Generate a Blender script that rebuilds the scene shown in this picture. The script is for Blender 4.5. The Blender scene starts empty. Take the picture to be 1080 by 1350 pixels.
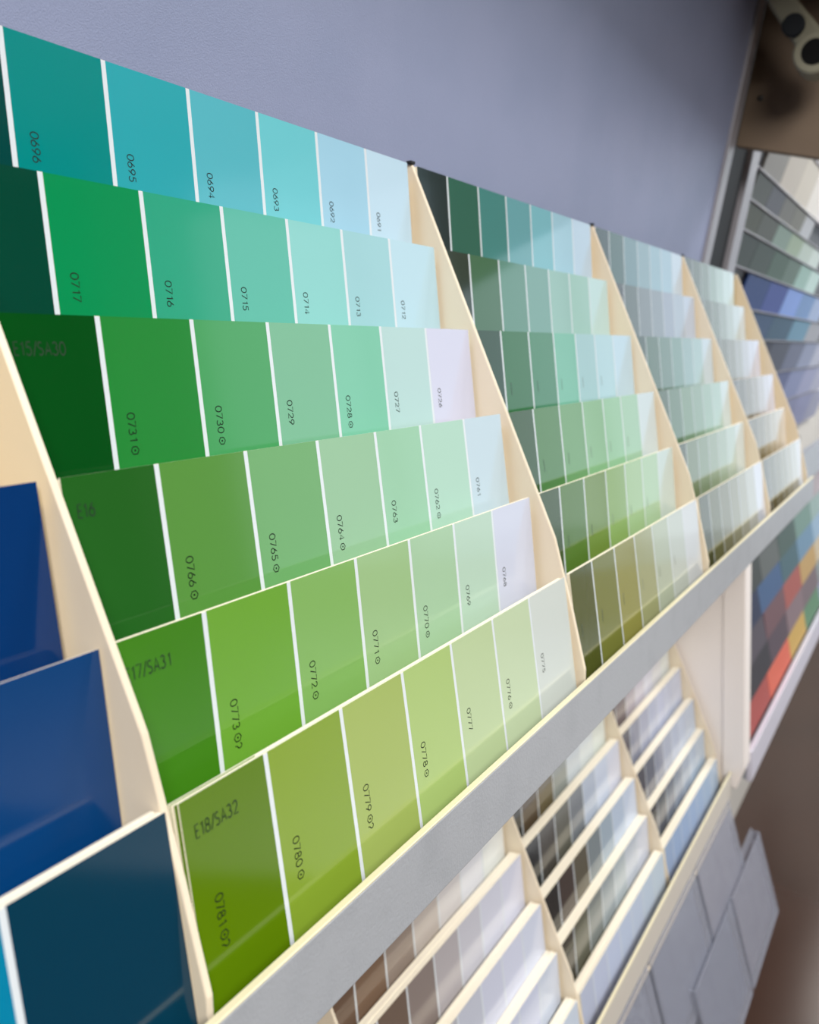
import bpy, bmesh, math, random
from mathutils import Matrix, Vector
random.seed(7)
SC = bpy.context.scene
COL = SC.collection
Z0 = 1.2                      # rack datum above the floor

# ------------------------------------------------------------------ camera
CAM = Vector((-0.1773, -0.2547, -0.1059))
RIGHT = Vector((0.480330, -0.876133, -0.040922))
DOWN = Vector((-0.144822, -0.033208, -0.988900))
FWD = Vector((0.865049, 0.480925, -0.142835))
FPX = 1292.8
cam_data = bpy.data.cameras.new('camera')
cam = bpy.data.objects.new('camera', cam_data); COL.objects.link(cam)
M = Matrix((RIGHT, -DOWN, -FWD)).transposed().to_4x4()
M.translation = CAM + Vector((0, 0, Z0))
cam.matrix_world = M
cam_data.sensor_fit = 'HORIZONTAL'; cam_data.sensor_width = 36
cam_data.lens = FPX / 1080 * 36
cam_data.clip_start = 0.02
cam_data.dof.use_dof = True
cam_data.dof.focus_distance = 0.38
cam_data.dof.aperture_fstop = (cam_data.lens / 1000) / 0.0024
SC.camera = cam

# ------------------------------------------------------------------ materials
def lin(c):
    c = c / 255
    return c / 12.92 if c <= 0.04045 else ((c + 0.055) / 1.055) ** 2.4
MATS = {}
def principled(name, rgb, rough=0.5, spec=0.5, metal=0.0, linear=False, **kw):
    if name in MATS: return MATS[name]
    m = bpy.data.materials.new(name); m.use_nodes = True
    b = m.node_tree.nodes['Principled BSDF']
    c = rgb if linear else tuple(lin(v) for v in rgb)
    b.inputs['Base Color'].default_value = (*c, 1)
    b.inputs['Roughness'].default_value = rough
    b.inputs['Specular IOR Level'].default_value = spec
    b.inputs['Metallic'].default_value = metal
    for k, v in kw.items(): b.inputs[k].default_value = v
    MATS[name] = m
    return m
def mottled(name, rgb, rgb2, scale=30, rough=0.5, spec=0.4, stretch=(1, 1, 1), lo=.45, hi=.75, bump=0.0, bscale=200):
    m = principled(name, rgb, rough, spec)
    nt = m.node_tree; b = nt.nodes['Principled BSDF']
    if 'Noise Texture' in nt.nodes: return m
    tc = nt.nodes.new('ShaderNodeTexCoord'); mp = nt.nodes.new('ShaderNodeMapping')
    mp.inputs['Scale'].default_value = stretch
    n = nt.nodes.new('ShaderNodeTexNoise'); n.inputs['Scale'].default_value = scale; n.inputs['Detail'].default_value = 6
    r = nt.nodes.new('ShaderNodeValToRGB')
    r.color_ramp.elements[0].position = lo; r.color_ramp.elements[1].position = hi
    r.color_ramp.elements[0].color = (*[lin(v) for v in rgb], 1)
    r.color_ramp.elements[1].color = (*[lin(v) for v in rgb2], 1)
    nt.links.new(tc.outputs['Object'], mp.inputs['Vector']); nt.links.new(mp.outputs['Vector'], n.inputs['Vector'])
    nt.links.new(n.outputs['Fac'], r.inputs['Fac']); nt.links.new(r.outputs['Color'], b.inputs['Base Color'])
    if bump:
        n2 = nt.nodes.new('ShaderNodeTexNoise'); n2.inputs['Scale'].default_value = bscale
        bp = nt.nodes.new('ShaderNodeBump'); bp.inputs['Strength'].default_value = bump; bp.inputs['Distance'].default_value = 0.001
        nt.links.new(tc.outputs['Object'], n2.inputs['Vector']); nt.links.new(n2.outputs['Fac'], bp.inputs['Height'])
        nt.links.new(bp.outputs['Normal'], b.inputs['Normal'])
    return m

HAZE = (0.018, 0.030, 0.048)      # surface gloss adds about this much, so inks are mixed darker
GAIN = (.97, 1.0, 1.12)
def ink(rgb):
    key = 'ink_%d_%d_%d' % tuple(rgb)
    if key in MATS: return MATS[key]
    c = [min(0.86, max(0.0015, .6 * lin(v), lin(v) - h) * g) for v, h, g in zip(rgb, HAZE, GAIN)]
    m = principled(key, c, rough=0.09, spec=0.38, linear=True)
    return m
PAPER = principled('card_paper', (216, 226, 236), 0.12, 0.5)
PAPER_EDGE = principled('card_paper_cream', (250, 245, 230), 0.6)
INKBLACK = principled('print_ink', (6, 16, 12), 0.5, 0.2)
INKFAINT = principled('print_ink_faint', (20, 48, 26), 0.4)
CREAM = mottled('cream_plastic', (236, 225, 205), (222, 206, 182), 22, 0.38, 0.4, (1, 1, .35), .5, .85)
CREAM_TRIM = principled('cream_trim', (236, 230, 198), 0.4)
RAIL_W = principled('rail_off_white', (214, 210, 202), 0.45)
BAND_SHADE = principled('band_shade_olive', (112, 100, 58), 0.6)  # shade of the band at the card foot, put into colour
TRAY = principled('tray_plastic', (190, 168, 104), 0.5)  # gap shade and yellow bounce put into the hidden trays' colour
RAIL = mottled('rail_grey', (164, 170, 179), (155, 161, 170), 40, 0.42, 0.35, (1, 1, 1), .5, .8, 0.15, 900)
HEADER = mottled('header_grey', (150, 161, 196), (145, 157, 192), 14, 0.55, 0.3, (1, 1, 1), .4, .7, 0.2, 1500)
TRIM_L = principled('metal_trim_light', (150, 150, 160), 0.4, 0.5)
TRIM_D = principled('dark_recess', (38, 42, 47), 0.7, 0.2)
TAUPE = mottled('taupe_panel', (124, 108, 92), (114, 98, 84), 9, 0.6)
WHITE_P = principled('white_panel', (248, 243, 242), 0.5)
WALL = principled('wall_paint', (206, 204, 200), 0.8)
CEIL = principled('ceiling_paint', (215, 215, 212), 0.9)
FLOOR = mottled('brown_floor', (66, 46, 38), (58, 41, 34), 3, 0.25, 0.4, (1, 1, 1))
LENS = principled('black_opening', (6, 6, 6), 0.3)
FIXT = principled('pale_fixture', (150, 148, 130), 0.5)
ACRYL = principled('smoky_acrylic', (172, 178, 196), 0.18, 0.5, **{'Alpha': 0.38})
LEAF = mottled('leaflet_print', (158, 164, 180), (118, 124, 142), 120, 0.4, 0.4, (1, 1, 1), .45, .6)

LEAFS = [LEAF, mottled('leaflet_pinkish', (164, 160, 172), (140, 136, 152), 40, 0.4), mottled('leaflet_bluish', (138, 146, 168), (118, 126, 150), 60, 0.4)]
# ------------------------------------------------------------------ mesh helpers
def add_box(bm, x0, x1, y0, y1, z0, z1):
    vs = [bm.verts.new((x, y, z)) for x in (x0, x1) for y in (y0, y1) for z in (z0, z1)]
    for f in ((0, 1, 3, 2), (4, 6, 7, 5), (0, 4, 5, 1), (2, 3, 7, 6), (0, 2, 6, 4), (1, 5, 7, 3)):
        bm.faces.new([vs[i] for i in f])
def add_prism(bm, prof, x0, x1):
    a = [bm.verts.new((x0, y, z)) for y, z in prof]; b = [bm.verts.new((x1, y, z)) for y, z in prof]
    n = len(prof)
    bm.faces.new(a); bm.faces.new(b[::-1])
    for i in range(n): bm.faces.new((a[i], b[i], b[(i + 1) % n], a[(i + 1) % n]))
def add_slab(bm, x0, x1, p, q, th):
    """sheet from (y,z) p to (y,z) q, thickness th towards +y side"""
    d = Vector((q[0] - p[0], q[1] - p[1])).normalized(); n = Vector((abs(d[1]), -d[0] * (1 if d[1] > 0 else -1)))
    if n[0] < 0: n = -n
    add_prism(bm, [p, q, (q[0] + n[0] * th, q[1] + n[1] * th), (p[0] + n[0] * th, p[1] + n[1] * th)], x0, x1)
def mesh_from(bm, name):
    bmesh.ops.recalc_face_normals(bm, faces=bm.faces[:])
    me = bpy.data.meshes.new(name); bm.to_mesh(me); bm.free()
    return me
def link(name, me, mat=None, parent=None, bevel=0, loc=None):
    o = bpy.data.objects.new(name, me); COL.objects.link(o)
    if mat is not None:
        if len(me.materials) == 0: me.materials.append(None)
        o.material_slots[0].link = 'OBJECT'; o.material_slots[0].material = mat
    if parent: o.parent = parent
    if loc: o.location = loc
    if bevel:
        b = o.modifiers.new('bevel', 'BEVEL'); b.width = bevel; b.segments = 3; b.limit_method = 'ANGLE'
        b.harden_normals = False
    return o
def obj(name, bm, mat, parent=None, bevel=0, loc=None):
    return link(name, mesh_from(bm, name), mat, parent, bevel, loc)
def tag(o, label, cat, group=None):
    o['label'] = label; o['category'] = cat
    if group: o['group'] = group
    return o
def thing(name, label, cat, loc=(0, 0, 0), group=None):
    o = bpy.data.objects.new(name, None); COL.objects.link(o); o.location = loc
    o.empty_display_size = 0.05
    return tag(o, label, cat, group)
def struct(name, bm, mat, loc=None):
    o = obj(name, bm, mat, None, 0, loc); o['kind'] = 'structure'; return o

# ------------------------------------------------------------------ stroke lettering (flat print)
def arc(cx, cy, rx, ry, a0, a1, n=10):
    return [(cx + rx * math.cos(math.radians(a0 + (a1 - a0) * i / n)), cy + ry * math.sin(math.radians(a0 + (a1 - a0) * i / n))) for i in range(n + 1)]
G = {
 '0': [arc(.34, .5, .32, .48, 90, 450, 20)],
 '1': [[(.18, .78), (.4, .98), (.4, .02)]],
 '2': [arc(.32, .70, .27, .27, 165, -35, 10) + [(.05, .02), (.64, .02)]],
 '3': [arc(.30, .74, .24, .23, 150, -90, 10), arc(.30, .27, .29, .25, 90, -155, 12)],
 '4': [[(.50, .02), (.50, .98), (.03, .28), (.68, .28)]],
 '5': [[(.58, .98), (.18, .98), (.12, .56)] + arc(.30, .32, .29, .30, 110, -150, 12)],
 '6': [[(.46, .98), (.08, .42)], arc(.34, .31, .29, .29, 0, 360, 18)],
 '7': [[(.04, .98), (.64, .98), (.24, .02)]],
 '8': [arc(.33, .74, .23, .23, 0, 360, 16), arc(.33, .27, .29, .26, 0, 360, 18)],
 '9': [[(.20, .02), (.58, .58)], arc(.33, .69, .29, .29, 0, 360, 18)],
 'E': [[(.5, .98), (.08, .98), (.08, .02), (.5, .02)], [(.08, .52), (.46, .52)]],
 'S': [arc(.30, .74, .22, .23, 40, 270, 10) + arc(.30, .27, .25, .24, 90, -140, 10)],
 'A': [[(.0, .02), (.32, .98), (.64, .02)], [(.11, .34), (.53, .34)]],
 '/': [[(.0, -.05), (.42, 1.05)]],
 '#': [arc(.42, .5, .44, .50, 30, 390, 6), arc(.42, .5, .07, .07, 0, 360, 8)],           # hexagon ring with dot
 ' ': [],
 '?': [arc(.30, .66, .26, .30, 160, -50, 8) + [(.22, .22)], [(.14, .06), (.30, .10)]],    # small hook mark
 '~': [[(.1, .2), (.1, .8)], [(.35, .25), (.35, .85)]],                                   # blurred unreadable figure
}
ADV = {'1': .66, '/': .50, '#': .98, '?': .6, 'E': .60, ' ': .35, '~': .6}
def ribbon(bm, pts, w, tf):
    n = len(pts); L = []; Rr = []
    for i, p in enumerate(pts):
        a = pts[max(0, i - 1)]; b = pts[min(n - 1, i + 1)]
        if i == 0: b = pts[1]
        dx, dy = b[0] - a[0], b[1] - a[1]; l = math.hypot(dx, dy) or 1
        nx, ny = -dy / l * w / 2, dx / l * w / 2
        L.append(bm.verts.new(tf(p[0] + nx, p[1] + ny))); Rr.append(bm.verts.new(tf(p[0] - nx, p[1] - ny)))
    for i in range(n - 1):
        try: bm.faces.new((L[i], Rr[i], Rr[i + 1], L[i + 1]))
        except ValueError: pass
def text_mesh(s, h, x, z, vertical, y, w=.11, spread=1.0):
    bm = bmesh.new(); u0 = 0
    for k, ch in enumerate(s):
        for st in G.get(ch, []):
            if vertical: tf = lambda u, v, u0=u0: (x + v * h, y, z - (u0 + u * spread) * h)
            else: tf = lambda u, v, u0=u0: (x + (u0 + u * spread) * h, y, z + v * h)
            ribbon(bm, st, w, tf)
        u0 += (ADV.get(ch, .80)) * spread
    for f in bm.faces:
        f.normal_update()
    me = bpy.data.meshes.new('print'); bm.to_mesh(me); bm.free(); return me

# ------------------------------------------------------------------ colour cards
T = 0.0005
CH = 0.071
CACHE = {}
def slab_mesh(w, h, t=T):
    k = ('slab', round(w, 5), round(h, 5), t)
    if k not in CACHE:
        bm = bmesh.new(); add_box(bm, 0, w, 0, t, 0, h); CACHE[k] = mesh_from(bm, 'paint_card')
        CACHE[k].materials.append(None)
    return CACHE[k]
def chip_mesh(x0, x1, h):
    k = ('chip', round(x0, 5), round(x1, 5), round(h, 5))
    if k not in CACHE:
        bm = bmesh.new(); add_box(bm, x0, x1, -0.00010, 0.00002, 0, h); CACHE[k] = mesh_from(bm, 'colour_chip')
        CACHE[k].materials.append(None)
    return CACHE[k]
def matte(rgb):
    c = tuple(min(.9, lin(v) * 1.0) for v in rgb)
    return principled('matte_%d_%d_%d' % tuple(rgb), c, 0.55, 0.25, linear=True)
def paint_card(x, y, z, tilt, cols, lines, width, label, group, texts=None, code=None, h=CH, cat='paint card', edge=PAPER_EDGE):
    """x = left edge, (y,z) = front bottom edge, lines = positions of the white lines from the left edge"""
    o = link('paint_card', slab_mesh(width, h), edge, None, 0, (x, y, z + Z0))
    o.rotation_euler = (tilt, 0, 0)
    tag(o, label, cat, group)
    b = [0.0] + list(lines) + [width]
    for j, c in enumerate(cols):
        x0 = b[j] + (0.0 if j == 0 else 0.00105); x1 = b[j + 1] - (0.0 if j == len(cols) - 1 else 0.00105)
        ch = link('colour_chip', chip_mesh(x0, x1, h), ink(c), o)
        if texts and texts[j]:
            t, mt = texts[j]
            w = .115
            me = text_mesh(t, 0.0033, b[j] + 0.0068 + (0.0 if j else .001), h - 0.0293, True, -0.00016, w, .92)
            link('chip_number', me, mt, ch)
        if code and j == 0:
            me = text_mesh(code, 0.0038, {'E18': .0042, 'E17': .0022, 'E16': .0040, 'E15': .0038}[code[:3]], h - 0.0115, False, -0.00016, .13, .84)
            link('card_code', me, INKFAINT, ch)
    # the white lines are bare paper between the chips
    f = link('paper_face', CACHE.setdefault(('face', round(width, 5), h), face_mesh(width, h)), PAPER, o)
    return o
def face_mesh(w, h):
    bm = bmesh.new(); add_box(bm, 0.0001, w - 0.0001, -0.00004, 0.0, 0.0001, h - 0.0001)
    me = mesh_from(bm, 'paper_face'); me.materials.append(None); return me

# visible card profile per row: top (y,z) and a second point lower on the face (y,z)
ROWS = [(-.0007, .0015, -.0019, -.0393), (-.0127, -.0424, -.0148, -.0836), (-.0308, -.0861, -.0337, -.1307),
        (-.0492, -.1302, -.0530, -.1756), (-.0639, -.1737, -.0667, -.2212), (-.0819, -.2150, -.0877, -.2747)]
RG = []
for yt, zt, yb, zb in ROWS:
    a = math.atan2(yt - yb, zt - zb)            # lean of the face
    L = CH if zt > -.2 else 0.0690
    RG.append((yt, zt, a, yt - L * math.sin(a), zt - L * math.cos(a)))
ORD = ['top', 'second', 'third', 'fourth', 'fifth', 'bottom']
LINES = [[.0391, .0803, .1223, .1643, .2075, .2500, .2922], [.0385, .0806, .1226, .1641, .2057, .2485, .2960],
         [.0389, .0806, .1225, .1643, .2053, .2485, .2965], [.0394, .0815, .1240, .1659, .2048, .2492, .2930],
         [.0388, .0812, .1232, .1642, .2050, .2465, .2944], [.0404, .0812, .1226, .1626, .2035, .2459, .2950]]
B1 = [
 [(0, 82, 78), (0, 140, 138), (58, 166, 174), (92, 182, 192), (112, 200, 205), (160, 207, 224), (190, 220, 232)],
 [(0, 82, 62), (16, 145, 98), (60, 165, 135), (95, 185, 165), (140, 208, 200), (158, 208, 210), (185, 220, 228)],
 [(2, 88, 28), (48, 138, 68), (80, 162, 108), (122, 184, 150), (125, 198, 168), (180, 214, 208), (208, 212, 228)],
 [(45, 105, 40), (92, 148, 76), (112, 170, 115), (148, 192, 155), (152, 202, 168), (172, 212, 190), (192, 214, 220)],
 [(72, 132, 32), (110, 165, 66), (130, 178, 108), (155, 192, 140), (165, 202, 165), (182, 212, 190), (205, 212, 225)],
 [(95, 130, 10), (132, 162, 60), (160, 182, 108), (168, 196, 125), (184, 206, 160), (192, 212, 175), (206, 216, 208)]]
N1 = [['', '0696', '0695', '0694', '0693', '0692', '0691'], ['', '0717', '0716', '0715', '0714', '0713', '0712'],
      ['', '0731#', '0730#', '0729', '0728#', '0727', '0726'], ['', '0766#', '0765#', '0764#', '0763', '0762#', '0761'],
      ['', '0773#?', '0772#', '0771#', '0770#', '0769', '0768'], ['0781#?', '0780#', '0779#?', '0778#', '0777', '0776#', '0775']]
CODE1 = [None, None, 'E15/SA30', 'E16', 'E17/SA31', 'E18/SA32']
NAME1 = ['dark teal to pale aqua', 'emerald to pale mint', 'deep green to lilac white', 'leaf green to icy white',
         'grass green to lilac white', 'olive green to off-white']
B0 = [None, None, None,
 [(150, 200, 220), (110, 180, 210), (70, 150, 195), (30, 120, 175), (0, 95, 160), (0, 75, 145), (0, 64, 116)],
 [(160, 205, 225), (120, 185, 215), (80, 155, 200), (40, 125, 180), (0, 100, 165), (0, 85, 150), (0, 76, 124)],
 [(170, 215, 225), (130, 200, 215), (90, 185, 205), (50, 165, 190), (10, 150, 180), (0, 132, 165), (0, 70, 94)]]
NAME0 = ['', '', '', 'pale blue to navy', 'sky blue to royal blue', 'turquoise to dark petrol']
B2 = [
 [(36, 66, 66), (58, 118, 108), (80, 148, 145), (112, 176, 182), (130, 196, 204), (165, 210, 222), (188, 214, 228)],
 [(60, 84, 66), (82, 128, 105), (108, 160, 145), (125, 175, 165), (155, 200, 188), (160, 205, 190), (192, 224, 218)],
 [(45, 92, 60), (62, 128, 85), (82, 148, 118), (125, 198, 172), (170, 212, 212), (180, 218, 222), (190, 220, 230)],
 [(70, 106, 62), (95, 148, 98), (122, 175, 126), (145, 196, 150), (156, 206, 165), (165, 208, 174), (206, 222, 220)],
 [(76, 104, 52), (100, 140, 66), (125, 158, 84), (150, 188, 120), (172, 208, 158), (180, 214, 175), (202, 220, 210)],
 [(98, 110, 54), (134, 142, 78), (158, 160, 98), (172, 178, 135), (190, 202, 178), (202, 212, 200), (212, 218, 216)]]
NAME2 = ['blackish teal to ice blue', 'dark moss to pale mint', 'bottle green to ice blue', 'forest green to white',
         'olive drab to pale mint', 'khaki to off-white']
B3 = [
 [(80, 110, 112), (98, 138, 140), (135, 178, 188), (158, 196, 206), (165, 205, 218), (172, 208, 222), (202, 222, 236)],
 [(98, 112, 115), (120, 142, 145), (150, 168, 175), (160, 178, 188), (172, 188, 205), (180, 198, 212), (190, 206, 222)],
 [(90, 122, 108), (110, 150, 135), (128, 168, 155), (140, 182, 172), (162, 198, 195), (172, 205, 202), (196, 216, 222)],
 [(105, 140, 110), (130, 170, 145), (150, 190, 160), (160, 196, 172), (170, 205, 185), (178, 210, 194), (202, 220, 216)],
 [(110, 130, 95), (158, 182, 148), (168, 194, 164), (178, 200, 174), (185, 206, 184), (194, 214, 198), (206, 220, 214)],
 [(122, 132, 92), (148, 152, 118), (164, 166, 140), (178, 180, 156), (190, 192, 175), (202, 206, 196), (216, 222, 228)]]
NAME3 = ['slate teal to icy blue', 'slate grey to bluish grey', 'grey green to pale aqua', 'sage to pale mint',
         'grey olive to pale green', 'drab khaki to white']
B4 = [
 [(95, 115, 100), (115, 135, 122), (140, 160, 148), (165, 190, 178), (182, 206, 196), (196, 218, 212), (206, 228, 224)],
 [(100, 115, 100), (120, 135, 120), (140, 155, 142), (165, 180, 170), (185, 200, 192), (198, 214, 212), (208, 222, 222)],
 [(120, 124, 108), (140, 145, 130), (160, 164, 152), (180, 184, 178), (196, 200, 204), (205, 210, 220), (212, 216, 230)],
 [(112, 110, 94), (132, 128, 112), (155, 150, 136), (176, 172, 162), (196, 194, 192), (210, 210, 216), (216, 218, 230)],
 [(132, 124, 100), (150, 142, 118), (168, 160, 136), (184, 176, 152), (200, 192, 170), (212, 204, 186), (222, 216, 202)],
 [(136, 132, 104), (152, 148, 120), (166, 162, 136), (180, 178, 155), (194, 192, 174), (206, 206, 194), (216, 218, 216)]]
NAME4 = ['grey sage to pale mint', 'muted sage to pale grey', 'stone grey to lilac white', 'drab taupe to white',
         'tan to cream', 'putty to soft white']
BAYNAME = {0: 'blue bay at the far left', 1: 'nearest green bay', 2: 'second green bay', 3: 'third bay', 4: 'farthest upper bay'}

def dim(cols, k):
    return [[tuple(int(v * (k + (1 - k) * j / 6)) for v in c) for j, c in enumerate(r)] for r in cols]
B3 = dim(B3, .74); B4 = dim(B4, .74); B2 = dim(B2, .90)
def stack(n, dx, dy, dz, i, cols, name, bay_label, spare, pitch, lines=None, texts=None, code=None, right=None, stagger=0, chips_on_spares=0):
    yt, zt, a, yb, zb = RG[i]
    x0 = n * .3 + dx + 0.0034; W = (n * .3 + dx + right) - x0
    ln = [v - .0034 for v in (lines[:6] if lines else [.0391, .0807, .1228, .1645, .2055, .2486])]
    L = CH if i < 5 else 0.0690
    paint_card(x0, yb + dy, zb + dz, -a, cols, ln, W,
               '%s colour card, %s row, %s' % (name, ORD[i], bay_label), 'colour cards in the racks', texts, code, L)
    for k in range(spare):
        off = 0.0006 + pitch * k + (0.0002 if n >= 0 else 0.0008)
        xs = x0 + random.uniform(-.0004, .0004) - (stagger if k else stagger * .9)
        zs = random.uniform(-.0006, .0001)
        s = link('paint_card', slab_mesh(W, L, round(min(pitch * .9, .0013), 5)), PAPER_EDGE, None, 0, (xs, yb + dy + off, zb + dz + Z0 + zs))
        s.rotation_euler = (-a, 0, 0)
        tag(s, 'spare card behind the front one, %s row, %s' % (ORD[i], bay_label), 'paint card',
            'spare cards behind the %s row of the %s' % (ORD[i], bay_label))
        if k < chips_on_spares:
            link('colour_chip', chip_mesh(0, ln[0] - .001, L), ink(cols[0]), s)

def nt(i, lst):
    return [(t.replace('#', ' #'), INKBLACK) if t else None for t in lst]
for i in range(3, 6):
    stack(-1, 0, 0, 0, i, B0[i], NAME0[i], BAYNAME[0], 2 if i == 5 else 1, .0019 if i == 5 else .0010, right=[0, 0, 0, .2956, .2990 - .0012, .3005 - .0022][i])
for i in range(6):
    stack(0, 0, 0, 0, i, B1[i], NAME1[i], BAYNAME[1], 3 if i == 5 else 1, .0008 if i == 5 else .0006, LINES[i], nt(i, N1[i]), CODE1[i],
          right=LINES[i][6], stagger=.0010 if i == 5 else 0, chips_on_spares=3 if i == 5 else 0)
for i in range(6):
    tx = [('~~~~', INKFAINT)] * 6 + [None] if i >= 2 else None
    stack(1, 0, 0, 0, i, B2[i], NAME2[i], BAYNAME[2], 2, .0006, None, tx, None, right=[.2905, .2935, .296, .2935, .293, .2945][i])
for i in range(6):
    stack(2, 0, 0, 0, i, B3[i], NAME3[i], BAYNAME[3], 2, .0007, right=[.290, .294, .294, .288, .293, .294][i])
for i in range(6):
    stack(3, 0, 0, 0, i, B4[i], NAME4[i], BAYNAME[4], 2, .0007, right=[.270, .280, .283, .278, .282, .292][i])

# ------------------------------------------------------------------ racks
def divider_profile(dy, dz, back):
    return [(.0 + dy, .002 + dz), (-.0758 + dy, -.1955 + dz), (-.0848 + dy, -.2340 + dz), (-.0910 + dy, -.2646 + dz),
            (-.0905 + dy, -.2845 + dz), (back, -.2845 + dz), (back, .002 + dz)]
def tray_bm(dy, dz, th, back):
    bm = bmesh.new()
    th0 = th
    for i in range(6):
        th = th0 + ((.0016 if th0 < .005 else .0008) if i == 5 else 0)
        yt, zt, a, yb, zb = RG[i]
        p = (yb + th + .0012 + dy, zb - .0012 + dz); q = (yt + th + .0012 + dy - .006 * math.sin(a), zt - .007 + dz)
        add_slab(bm, 0, .2955, p, q, .0015)
        front = yb - .0012 if i == 5 else RG[i + 1][3] + th + .0012 + .0006
        front = max(front, yb - .014)
        add_box(bm, 0, .2955, front + dy, yb + th + .0025 + dy, zb - .0022 + dz, zb - .0009 + dz)
    return bm
def make_rack(label, xs, bays, dy, dz, th, back, rail, rail_h, x_end, rail_mat, edge_h=.0010):
    r = thing('display_rack', label, 'display rack', (xs[0], dy, Z0 + dz - .29))
    off = -r.location
    for x in xs:
        bm = bmesh.new(); add_prism(bm, divider_profile(dy, dz, back), -.0013, .0013)
        obj('divider', bm, CREAM, r, .0006, Vector((x, 0, Z0)) + off)
    for x in bays:
        obj('slot_tray', tray_bm(dy, dz, th, back), TRAY, r, 0, Vector((x + .0022, 0, Z0)) + off)
    bm = bmesh.new(); add_box(bm, xs[0] - .02, x_end, rail[0] + .0016, .1695, -.2868 + dz, -.2847 + dz)
    obj('base_shelf', bm, CREAM, r, 0, Vector((0, 0, Z0)) + off)
    bm = bmesh.new(); add_box(bm, xs[0] - .02, x_end, back, back + .004, -.2847 + dz, .002 + dz)
    obj('back_board', bm, CREAM, r, 0, Vector((0, 0, Z0)) + off)
    bm = bmesh.new(); add_box(bm, xs[0] - .02, x_end, rail[0], rail[0] + .0015, rail[1] - rail_h, rail[1])
    fr = obj('front_rail', bm, rail_mat, r, .0006, Vector((0, 0, Z0)) + off)
    bm = bmesh.new(); add_prism(bm, [(rail[0] - .0002, rail[1] + .0001), (rail[0] - .0002, rail[1] + edge_h), (rail[0] + .0026, rail[1] + edge_h), (rail[0] + .0026, rail[1] + .0001)], xs[0] - .02, x_end)
    obj('rail_edging', bm, CREAM_TRIM, fr, .0003)
    bm = bmesh.new(); add_box(bm, xs[0] - .02, x_end, rail[0] + .0016, rail[0] + .0024, rail[1] - .014, rail[1])
    obj('band_shade_strip', bm, BAND_SHADE, fr)  # unseen strip added behind the rail to darken the band the cards mirror
    return r
up = make_rack('cream stepped card rack with grey front rail, holding the green cards', [-.3, 0, .3, .6, .9, 1.2], [-.3, 0, .3, .6, .9],
               0, 0, .0018, .06, (-.0972, -.2678), .0272, 1.215, RAIL)
LDY, LDZ = .105, -.457
low = make_rack('cream stepped card rack hanging lower, holding brown, grey and white cards', [.3, .6, .9, 1.2], [.3, .6, .9],
                LDY, LDZ, .0112, .165, (.004, -.6945), .0320, 1.203, RAIL_W, .0022)

# lower bays (aligned with the bays above)
LB1 = [[(150, 130, 112), (172, 150, 130), (205, 186, 164), (226, 210, 190), (238, 226, 210), (244, 238, 232), (246, 244, 244)],
       [(120, 100, 90), (135, 112, 100), (162, 145, 135), (205, 190, 180), (226, 216, 210), (238, 232, 232), (244, 240, 244)],
       [(105, 90, 84), (122, 106, 100), (148, 134, 130), (190, 180, 180), (212, 206, 210), (222, 218, 226), (226, 222, 232)],
       [(150, 140, 138), (170, 162, 162), (190, 186, 190), (204, 202, 210), (214, 212, 224), (220, 218, 230), (220, 220, 234)],
       [(170, 166, 172), (186, 184, 192), (200, 200, 210), (208, 208, 220), (214, 214, 228), (216, 216, 232), (220, 222, 234)],
       [(190, 190, 204), (200, 200, 216), (206, 208, 224), (210, 212, 230), (212, 214, 232), (214, 218, 234), (218, 222, 238)]]
LB2 = [[(60, 56, 50), (96, 84, 66), (120, 106, 86), (140, 128, 108), (220, 216, 208), (240, 238, 238), (246, 244, 246)],
       [(62, 58, 52), (98, 88, 72), (118, 108, 90), (160, 162, 156), (220, 222, 222), (236, 236, 242), (242, 242, 246)],
       [(56, 58, 58), (84, 84, 80), (104, 104, 100), (128, 132, 138), (190, 196, 208), (214, 218, 230), (224, 222, 234)],
       [(60, 56, 52), (80, 74, 66), (100, 96, 86), (132, 140, 144), (168, 180, 190), (196, 206, 220), (212, 218, 236)],
       [(84, 84, 76), (110, 110, 102), (140, 144, 142), (168, 174, 176), (190, 196, 198), (206, 208, 214), (216, 216, 224)],
       [(200, 202, 218), (206, 208, 226), (208, 212, 232), (208, 214, 236), (210, 216, 238), (212, 220, 240), (216, 224, 242)]]
LB3 = [[(110, 96, 92), (140, 126, 122), (200, 188, 188), (220, 208, 208), (236, 226, 226), (242, 236, 238), (244, 240, 244)],
       [(108, 98, 98), (138, 126, 128), (196, 184, 188), (216, 206, 212), (230, 224, 232), (238, 232, 240), (240, 238, 244)],
       [(96, 92, 100), (150, 150, 164), (178, 178, 194), (190, 192, 208), (200, 202, 220), (208, 210, 226), (212, 214, 230)],
       [(92, 92, 102), (116, 118, 130), (150, 152, 166), (172, 176, 192), (186, 192, 208), (196, 204, 220), (200, 210, 226)],
       [(82, 84, 92), (104, 108, 118), (128, 134, 148), (150, 158, 174), (168, 178, 194), (184, 196, 212), (192, 206, 222)],
       [(176, 190, 216), (178, 194, 222), (182, 198, 226), (186, 202, 230), (190, 206, 232), (194, 210, 234), (198, 214, 236)]]
cool = lambda rows: [[(int(c[0] * .965), c[1], min(255, int(c[2] * 1.01))) for c in r] for r in rows]
LB1 = cool(LB1); LB3 = cool(LB3); LB2 = cool(LB2)
LN = {1: ['fawn to warm white', 'umber to pink white', 'cocoa to lilac white', 'greige to lilac', 'mauve grey to lilac', 'lilac white'],
      2: ['charcoal brown to white', 'dark umber to white', 'black grey to pale lilac', 'espresso to pale blue', 'dark sage grey to pale grey', 'pale periwinkle'],
      3: ['taupe to pink white', 'warm taupe to pale pink', 'slate mauve to lilac', 'gunmetal to pale lilac', 'iron grey to mist blue', 'pale ice blue']}
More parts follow.
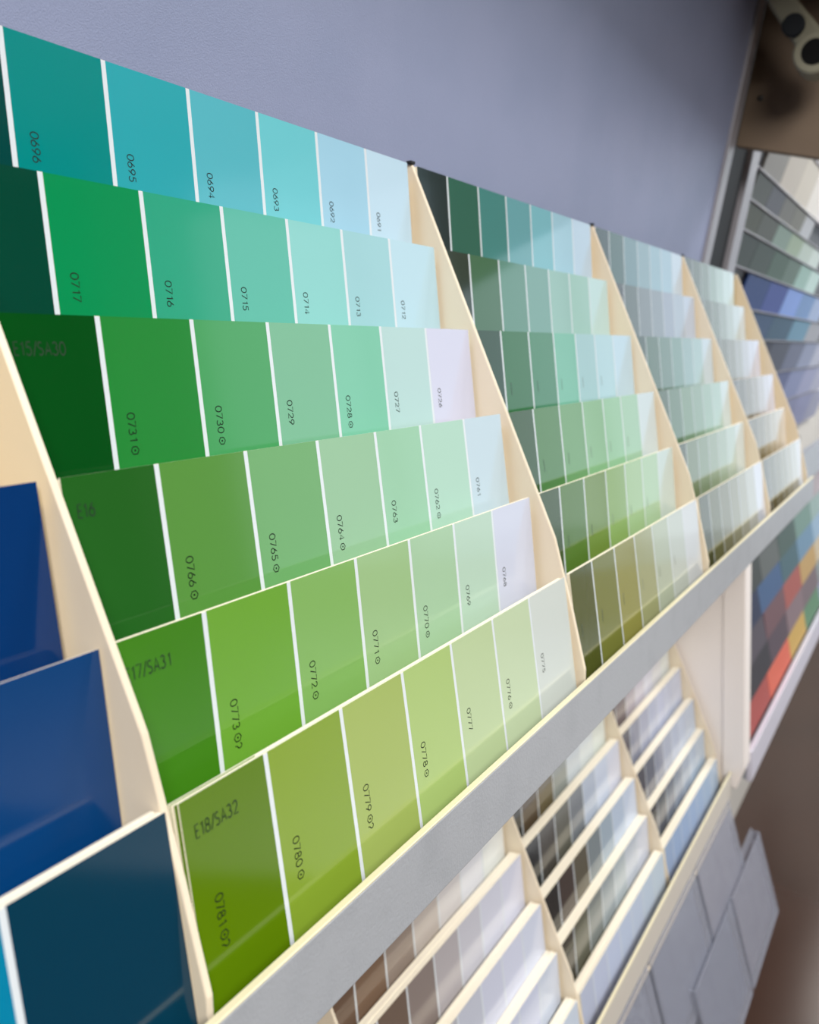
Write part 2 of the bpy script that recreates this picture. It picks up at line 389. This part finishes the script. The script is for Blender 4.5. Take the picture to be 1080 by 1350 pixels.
LBAY = {1: 'lower bay nearest the camera', 2: 'middle lower bay', 3: 'farthest lower bay'}
for n, cols in ((1, LB1), (2, LB2), (3, LB3)):
    for i in range(6):
        if i == 0: continue
        stack(n, 0, LDY, LDZ, i, cols[i], LN[n][i], LBAY[n], 7, .0014, right=.2945)

# ------------------------------------------------------------------ header board above the rack
h = thing('header_board', 'lilac grey board leaning out above the green cards', 'board', (0, 0, Z0 + .0))
def hy(z): return .0150 - .22 * z
def slanted(name, x0, x1, z0, z1, th, mat, fwd=0.0, parent=h, bevel=0):
    bm = bmesh.new()
    add_prism(bm, [(hy(z0) - fwd, z0), (hy(z1) - fwd, z1), (hy(z1) - fwd + th, z1), (hy(z0) - fwd + th, z0)], x0, x1)
    return obj(name, bm, mat, parent, bevel)
slanted('face_board', -.6, 1.045, .0042, .324, .006, HEADER)
slanted('edge_trim', 1.045, 1.075, -.012, .324, .012, TRIM_L, .004, bevel=.001)
slanted('recess_strip', 1.075, 1.185, -.012, .324, .004, TRIM_D, -.004)
bm = bmesh.new()
add_prism(bm, [(.0185, -.03), (-.0545, .30), (.03, .30), (.03, -.03)], 1.187, 1.235)
obj('end_post', bm, TRIM_L, h, .002)
# small dark clips at the divider tops
for n in (1, 2, 3):
    bm = bmesh.new(); add_box(bm, n * .3 - .0035, n * .3 + .0010, -.0010, .002, .0020 + Z0, .0034 + Z0)
    c = obj('divider_clip', bm, TRIM_D, up); c.location = -up.location
# canopy over the header
bm = bmesh.new(); add_box(bm, -1.2, 1.098, -.27, .165, .325 + Z0, .35 + Z0)
c = obj('canopy', bm, TAUPE); tag(c, 'dark canopy jutting out over the top of the lilac grey board', 'canopy')
# taupe side panel of the next unit
bm = bmesh.new()
prof = [(-.016, .146), (-.40, .035), (-.40, .60), (-.115, .60)]
add_prism(bm, [(y, z + Z0) for y, z in prof], 1.10, 1.118)
sp = obj('side_panel', bm, TAUPE, None, .001); tag(sp, 'brown taupe panel jutting out beside the end of the lilac grey board', 'panel')
bm = bmesh.new(); add_box(bm, 1.0975, 1.10, -.047, -.041, .193 + Z0, .199 + Z0); obj('screw', bm, LENS, sp, .0015)
# fixture in the top right corner
fx = thing('spotlight', 'pale fixture with a round black opening in front of the taupe panel', 'light fixture', (1.0, -.115, .21 + Z0))
def cyl(bm, p, q, r, r2=None, n=28):
    p = Vector(p); q = Vector(q); d = (q - p); m = d.to_track_quat('Z', 'Y').to_matrix().to_4x4(); m.translation = (p + q) / 2
    bmesh.ops.create_cone(bm, cap_ends=True, segments=n, radius1=r, radius2=r if r2 is None else r2, depth=d.length, matrix=m)
bm = bmesh.new(); cyl(bm, (.035, -.0, .0), (-.004, 0, 0), .022); obj('head', bm, FIXT, fx, .003)
bm = bmesh.new(); cyl(bm, (.0, -.0, .0), (-.0050, 0, 0), .0135); obj('opening', bm, LENS, fx, .001)
bm = bmesh.new(); add_prism(bm, [(-.014, .014), (.016, .004), (.050, .062), (.050, .114), (.030, .114), (.030, .075)], .008, .030); obj('arm', bm, FIXT, fx, .004)
bm = bmesh.new(); cyl(bm, (.006, .022, .032), (-.002, .022, .032), .012); obj('knob', bm, TRIM_D, fx, .002)

# ------------------------------------------------------------------ next unit, beyond the racks
wp = thing('end_panel', 'plain white end panel between the lower cards and the next unit', 'panel', (1.24, 0, Z0 - .72))
bm = bmesh.new(); add_prism(bm, [(.018, .418), (.169, .418), (.169, .002), (.030, .002), (.018, .012)], -.030, 0.0); obj('side_sheet', bm, WHITE_P, wp, .001)
bm = bmesh.new(); add_prism(bm, [(-.013, .418), (.018, .418), (.018, .006), (-.002, .000), (-.013, .030)], -.0325, .012); obj('front_stile', bm, WHITE_P, wp, .002)

def swatch(x0, x1, p, q, col, label, group, name='colour_sheet', gap=.002):
    """one tilted sheet with real thickness, leaning between (y,z) p (bottom) and q (top)"""
    bm = bmesh.new()
    add_slab(bm, 0, x1 - x0 - gap, (0, 0), (q[0] - p[0], q[1] - p[1]), .004)
    o = obj(name, bm, matte(col), None, .0004, (x0, p[0], p[1] + Z0))
    tag(o, label, 'colour sheet', group)
    return o
S = 1.27
def far_pt(z):
    y = -.03 - .35 * z
    return (CAM.y + (y - CAM.y) * S, CAM.z + (z - CAM.z) * S)
def far_x(x): return CAM.x + (x - CAM.x) * S
FARROWS = [  # top z, bottom z, first x, chip width, colours
 (.215, .150, .98, .16, [(168, 166, 164), (190, 190, 190), (232, 230, 226), (246, 246, 246), (240, 242, 246)], 'top row'),
 (.148, .094, 1.00, .12, [(150, 150, 148), (206, 202, 194), (222, 218, 208), (244, 242, 238), (244, 246, 248)], 'second row'),
 (.092, .064, .98, .10, [(88, 94, 92), (98, 102, 112), (122, 124, 122), (130, 132, 126), (196, 202, 210)], 'third row'),
 (.062, .035, .96, .12, [(84, 90, 80), (92, 98, 94), (140, 164, 156), (166, 188, 168), (196, 214, 208), (214, 230, 228)], 'fourth row'),
 (.033, -.002, .98, .13, [(62, 72, 70), (70, 84, 80), (82, 106, 96), (104, 126, 118), (160, 196, 190), (200, 228, 226)], 'fifth row'),
 (-.004, -.045, 1.12, .17, [(44, 72, 132), (68, 88, 162), (136, 168, 236), (122, 156, 206), (170, 190, 226)], 'sixth row'),
 (-.047, -.083, 1.2, .22, [(62, 90, 128), (66, 98, 124), (112, 156, 184), (172, 176, 186)], 'seventh row'),
 (-.085, -.135, 1.3, .20, [(52, 56, 76), (80, 86, 104), (112, 120, 146), (150, 160, 190), (190, 196, 216)], 'eighth row'),
 (-.137, -.195, 1.4, .22, [(70, 76, 104), (98, 108, 150), (140, 150, 190), (166, 172, 206), (186, 190, 214)], 'ninth row'),
 (-.197, -.270, 1.6, .26, [(110, 116, 146), (146, 152, 190), (160, 166, 204), (176, 180, 206)], 'tenth row'),
]
for zt, zb, x0, w, cols, rn in FARROWS:
    for k, c in enumerate(cols):
        t = far_pt(zt); b = far_pt(zb)
        xa = far_x(x0 + k * w); xb = far_x(x0 + (k + 1) * w)
        if xb < 1.25: continue
        xa = max(xa, 1.245)
        swatch(xa, xb, (b[0], b[1] + .002), (t[0] - .002, t[1]), c,
               '%s sheet %d along the %s of the next unit' % ('rgb', k, rn), 'colour sheets on the next unit')
# descriptive labels for those sheets
WORDS = [
 ['', 'grey', 'off-white', 'bright white', 'cool white'], ['mid grey', 'stone white', 'cream white', 'bright white', 'ice white'],
 ['dark slate', 'bluish slate', 'warm grey', 'soft grey', 'pale silver'], ['dark sage', 'sage', 'pale sea green', 'pale lime green', 'mint white', 'ice mint'],
 ['black green', 'dark pine', 'pine green', 'dusty green', 'aqua', 'pale aqua'], ['deep blue', 'ultramarine', 'periwinkle', 'soft blue', 'pale lavender blue'],
 ['dark steel blue', 'steel blue', 'sky steel', 'silver'], ['ink navy', 'slate navy', 'blue grey', 'lavender grey', 'pale lavender grey'],
 ['navy grey', 'dusty blue', 'lilac blue', 'pale lilac', 'lilac white'], ['grey violet', 'lilac', 'light lilac', 'soft silver lilac']]
for o in list(COL.objects):
    if o.name.startswith('colour_sheet'):
        l = o['label']; k = int(l.split('sheet ')[1].split(' ')[0]); rn = l.split('along the ')[1].split(' row')[0]
        ri = ['top', 'second', 'third', 'fourth', 'fifth', 'sixth', 'seventh', 'eighth', 'ninth', 'tenth'].index(rn)
        wd = WORDS[ri][k] or 'light grey'
        o['label'] = '%s colour sheet in the %s row of the far upper unit' % (wd, rn)
# backing of the far upper unit
fu = thing('display_unit', 'leaning display unit of large colour sheets beyond the last rack', 'display unit', (1.25, .1, Z0 - .33))
bm = bmesh.new(); t = far_pt(.222); b = far_pt(-.275)
add_slab(bm, 0, 1.9, (b[0] + .006 - .1, b[1] + .33), (t[0] + .006 - .1, t[1] + .33), .01)
obj('back_board', bm, principled('mid_grey', (96, 100, 106), .6), fu)
for k, (zt, zb, *_r) in enumerate(FARROWS):
    p = far_pt(zb); bm = bmesh.new(); add_box(bm, 0, 1.9, p[0] - .004 - .1, p[0] + .006 - .1, p[1] + .33 - .001, p[1] + .33 + .001)
    obj('ledge', bm, TRIM_L, fu)
bm = bmesh.new(); add_box(bm, 0, 1.9, .02 - .1, .035 - .1, .33 - .385, .33 - .318); obj('front_rail', bm, RAIL, fu)

# far lower unit
fl = thing('display_unit', 'low display unit of bright fanned sheets above the brown floor', 'display unit', (1.255, 0, Z0 - .73))
bm = bmesh.new(); add_box(bm, 0, 1.5, .115, .13, 0.02, .40); obj('back_board', bm, TRIM_D, fl)
bm = bmesh.new(); add_box(bm, 0, 1.5, -.012, .125, .008, .020); obj('base_shelf', bm, RAIL, fl)
bm = bmesh.new(); add_box(bm, -.003, 1.5, -.016, -.008, .006, .052); obj('front_rail', bm, principled('lilac_rail', (205, 205, 222), .4), fl, .001)
LOWROWS = [
 (-.343, .037, [(42, 40, 42), (56, 52, 56), (104, 96, 104), (150, 140, 150), (186, 170, 180)], ['charcoal black', 'dark brown', 'mauve grey', 'pale mauve', 'light pink grey']),
 (-.388, .031, [(30, 30, 33), (50, 46, 50), (108, 100, 108), (150, 140, 150), (180, 168, 176)], ['jet black', 'soft black', 'smoky mauve', 'light mauve', 'pink grey']),
 (-.433, .025, [(56, 62, 62), (88, 94, 94), (70, 96, 90), (112, 150, 140), (150, 180, 178)], ['charcoal', 'mid grey', 'dark grey green', 'sea green', 'pale teal']),
 (-.482, .019, [(34, 44, 74), (60, 88, 128), (66, 104, 118), (104, 146, 180), (146, 180, 212)], ['navy', 'denim blue', 'teal blue', 'sky blue', 'pale blue']),
 (-.530, .013, [(76, 70, 82), (104, 76, 84), (176, 88, 82), (196, 160, 96), (205, 190, 160)], ['dusk mauve', 'plum', 'brick red', 'mustard tan', 'sand']),
 (-.578, .008, [(46, 43, 52), (78, 66, 78), (136, 114, 124), (120, 104, 114), (140, 156, 160)], ['near black plum', 'dark plum', 'dusty rose grey', 'grey plum', 'soft grey green']),
 (-.628, .003, [(160, 74, 70), (206, 100, 80), (214, 174, 84), (92, 144, 108), (150, 160, 196)], ['red', 'coral orange', 'yellow', 'mid green', 'lilac blue']),
]
for ri, (zt, y, cols, wd) in enumerate(LOWROWS):
    cols = [tuple(int((v * .86 + sum(c) / 3 * .14) * .92) for v in c) if k > 1 else c for k, c in enumerate(cols)]
    xw = [0, .24 + .02 * (ri % 3), .48, .70, .95, 1.45]
    for k, c in enumerate(cols):
        o = swatch(1.256 + xw[k], 1.256 + xw[k + 1], (y - .008, zt - .052 if ri < 6 else zt - .049), (y, zt + random.uniform(-.006, .004)), c,
                   '%s sheet in the %s row of the low far unit' % (wd[k], ['top', 'second', 'third', 'fourth', 'fifth', 'sixth', 'bottom'][ri]),
                   'fanned sheets in the low far unit')

# ------------------------------------------------------------------ leaflet holders below the lower rack
def holder(x0, w, dy, dz, label):
    r = thing('leaflet_holder', label, 'leaflet holder', (x0, dy, Z0 + dz), 'leaflet holders')
    top = (.007, .0); bot = (-.022, -.121); nx, nz = -.0136, .0033       # outward offset of the front sheet
    bm = bmesh.new(); add_slab(bm, 0, w, (bot[0] + .010, bot[1]), (top[0] + .012, top[1] + .004), .002); obj('back_sheet', bm, ACRYL, r, .0004)
    bm = bmesh.new(); add_slab(bm, 0, w, bot, top, .002); obj('front_sheet', bm, ACRYL, r, .0004)
    bm = bmesh.new(); add_prism(bm, [(bot[0], bot[1] - .0005), (bot[0] + .012, bot[1] - .0005), (bot[0] + .012, bot[1] - .003), (bot[0], bot[1] - .003)], 0, w); obj('base', bm, ACRYL, r)
    for xx in (0, w - .002):
        bm = bmesh.new(); add_prism(bm, [(bot[0] + .002, bot[1]), (bot[0] + .010, bot[1]), (top[0] + .012, top[1]), (top[0] + .002, top[1])], xx, xx + .002); obj('side_wall', bm, ACRYL, r)
    return r
HL = [(.992, .208, 0, -.731, 'smoky leaflet holder at the far end, right below the lower rack'),
      (.775, .208, 0, -.731, 'smoky leaflet holder second from the far end, right below the lower rack'),
      (.558, .208, 0, -.731, 'smoky leaflet holder nearest the camera, right below the lower rack'),
      (1.090, .21, -.027, -.822, 'smoky leaflet holder jutting out farthest right, one tier further down'),
      (.870, .21, -.027, -.822, 'smoky leaflet holder in the second tier, at the bottom edge')]
for x0, w, dy, dz, lb in HL:
    holder(x0, w, dy, dz, lb)
    bm = bmesh.new(); add_slab(bm, 0, w - .03, (-.0165, -.112), (.0095, -.008), .003)
    o = obj('leaflet', bm, LEAF, None, 0, (x0 + .015, dy, Z0 + dz)); o.material_slots[0].material = LEAFS[len([1 for q in COL.objects if q.name.startswith('leaflet.') or q.name == 'leaflet']) % 3]; tag(o, 'grey leaflet inside the ' + lb.replace('smoky leaflet ', ''), 'leaflet', 'leaflets')
bm = bmesh.new(); add_prism(bm, [(.022, -.745), (-.030, -.99), (.02, -.99), (.165, -.82), (.165, -.745)], .54, 1.08)
o = obj('holder_bracket', bm, principled('dark_bracket', (70, 74, 82), .5), None, 0, (0, .004, Z0)); tag(o, 'dark sloping bracket carrying the smoky leaflet holders', 'bracket')

# ------------------------------------------------------------------ room
bm = bmesh.new(); add_box(bm, -3, 8, -.55, 1.0, -.05, 0); add_box(bm, -3, 1.9, -5, -.55, -.05, 0); struct('floor', bm, FLOOR)
bm = bmesh.new(); add_box(bm, 1.9, 8, -5, -.55, -.05, 0); struct('floor', bm, mottled('pale_floor_bounce', (226, 228, 232), (216, 218, 222), 2, .35))  # unseen pale zone added so the lower card rows mirror something bright
bm = bmesh.new(); add_box(bm, -3, 8, .170, .25, 0, 3.0); struct('wall_back', bm, WALL)
WX = 5.0
def wall_with_opening():
    bm = bmesh.new()
    add_box(bm, WX, WX + .1, -5, 1.0, 0, .25); add_box(bm, WX, WX + .1, -5, 1.0, 2.6, 3.0)
    add_box(bm, WX, WX + .1, -.25, 1.0, .25, 2.6); add_box(bm, WX, WX + .1, -5, -4.2, .25, 2.6)
    return bm
struct('wall_right', wall_with_opening(), WALL)
bm = bmesh.new()
for yy in (-4.2, -2.92, -1.58, -.29): add_box(bm, WX + .02, WX + .07, yy, yy + .04, .25, 2.6)
struct('window_1', bm, TRIM_L)
WALL_D = principled('shop_interior', (92, 92, 92), .8)
bm = bmesh.new(); add_box(bm, -3, WX + .1, -5.1, -5, 0, 3.0); struct('wall_front', bm, WALL_D)
bm = bmesh.new(); add_box(bm, -3.1, -3, -5, 1.0, 0, 3.0); struct('wall_left', bm, WALL_D)
bm = bmesh.new(); add_box(bm, -3, 8, -5, 1.0, 3.0, 3.05); struct('ceiling', bm, CEIL)

# ------------------------------------------------------------------ light
w = bpy.data.worlds.new('world'); SC.world = w; w.use_nodes = True
bg = w.node_tree.nodes['Background']; bg.inputs['Color'].default_value = (.75, .875, .97, 1); bg.inputs['Strength'].default_value = 1.3
def area(name, loc, target, sx, sy, power, color):
    d = bpy.data.lights.new(name, 'AREA'); d.shape = 'RECTANGLE'; d.size = sx; d.size_y = sy; d.energy = power; d.color = color
    o = bpy.data.objects.new(name, d); COL.objects.link(o); o.location = loc
    o.rotation_euler = (Vector(target) - Vector(loc)).to_track_quat('-Z', 'Y').to_euler()
    return o
area('ceiling_lamp', (.9, -2.0, 2.95), (.9, -1.8, 0), 2.6, .6, 72, (1.0, .945, .88))
area('aisle_lamp', (-1.5, -1.5, 2.2), (.7, 0, .8), .9, .9, 62, (1.0, .94, .86))

area('far_fill', (2.9, -1.3, 2.7), (2.0, 0, 1.0), .8, .8, 42, (1.0, .97, .94))  # added fill light that brightens the far upper sheets
area('wall_lamp', (3.9, -.05, 1.75), (1.5, -.1, 0), .4, .4, 10, (1.0, .95, .88))
SC.view_settings.view_transform = 'Standard'; SC.view_settings.look = 'None'
SC.view_settings.gamma = 1; SC.view_settings.use_curve_mapping = False
SC.view_settings.exposure = -0.09
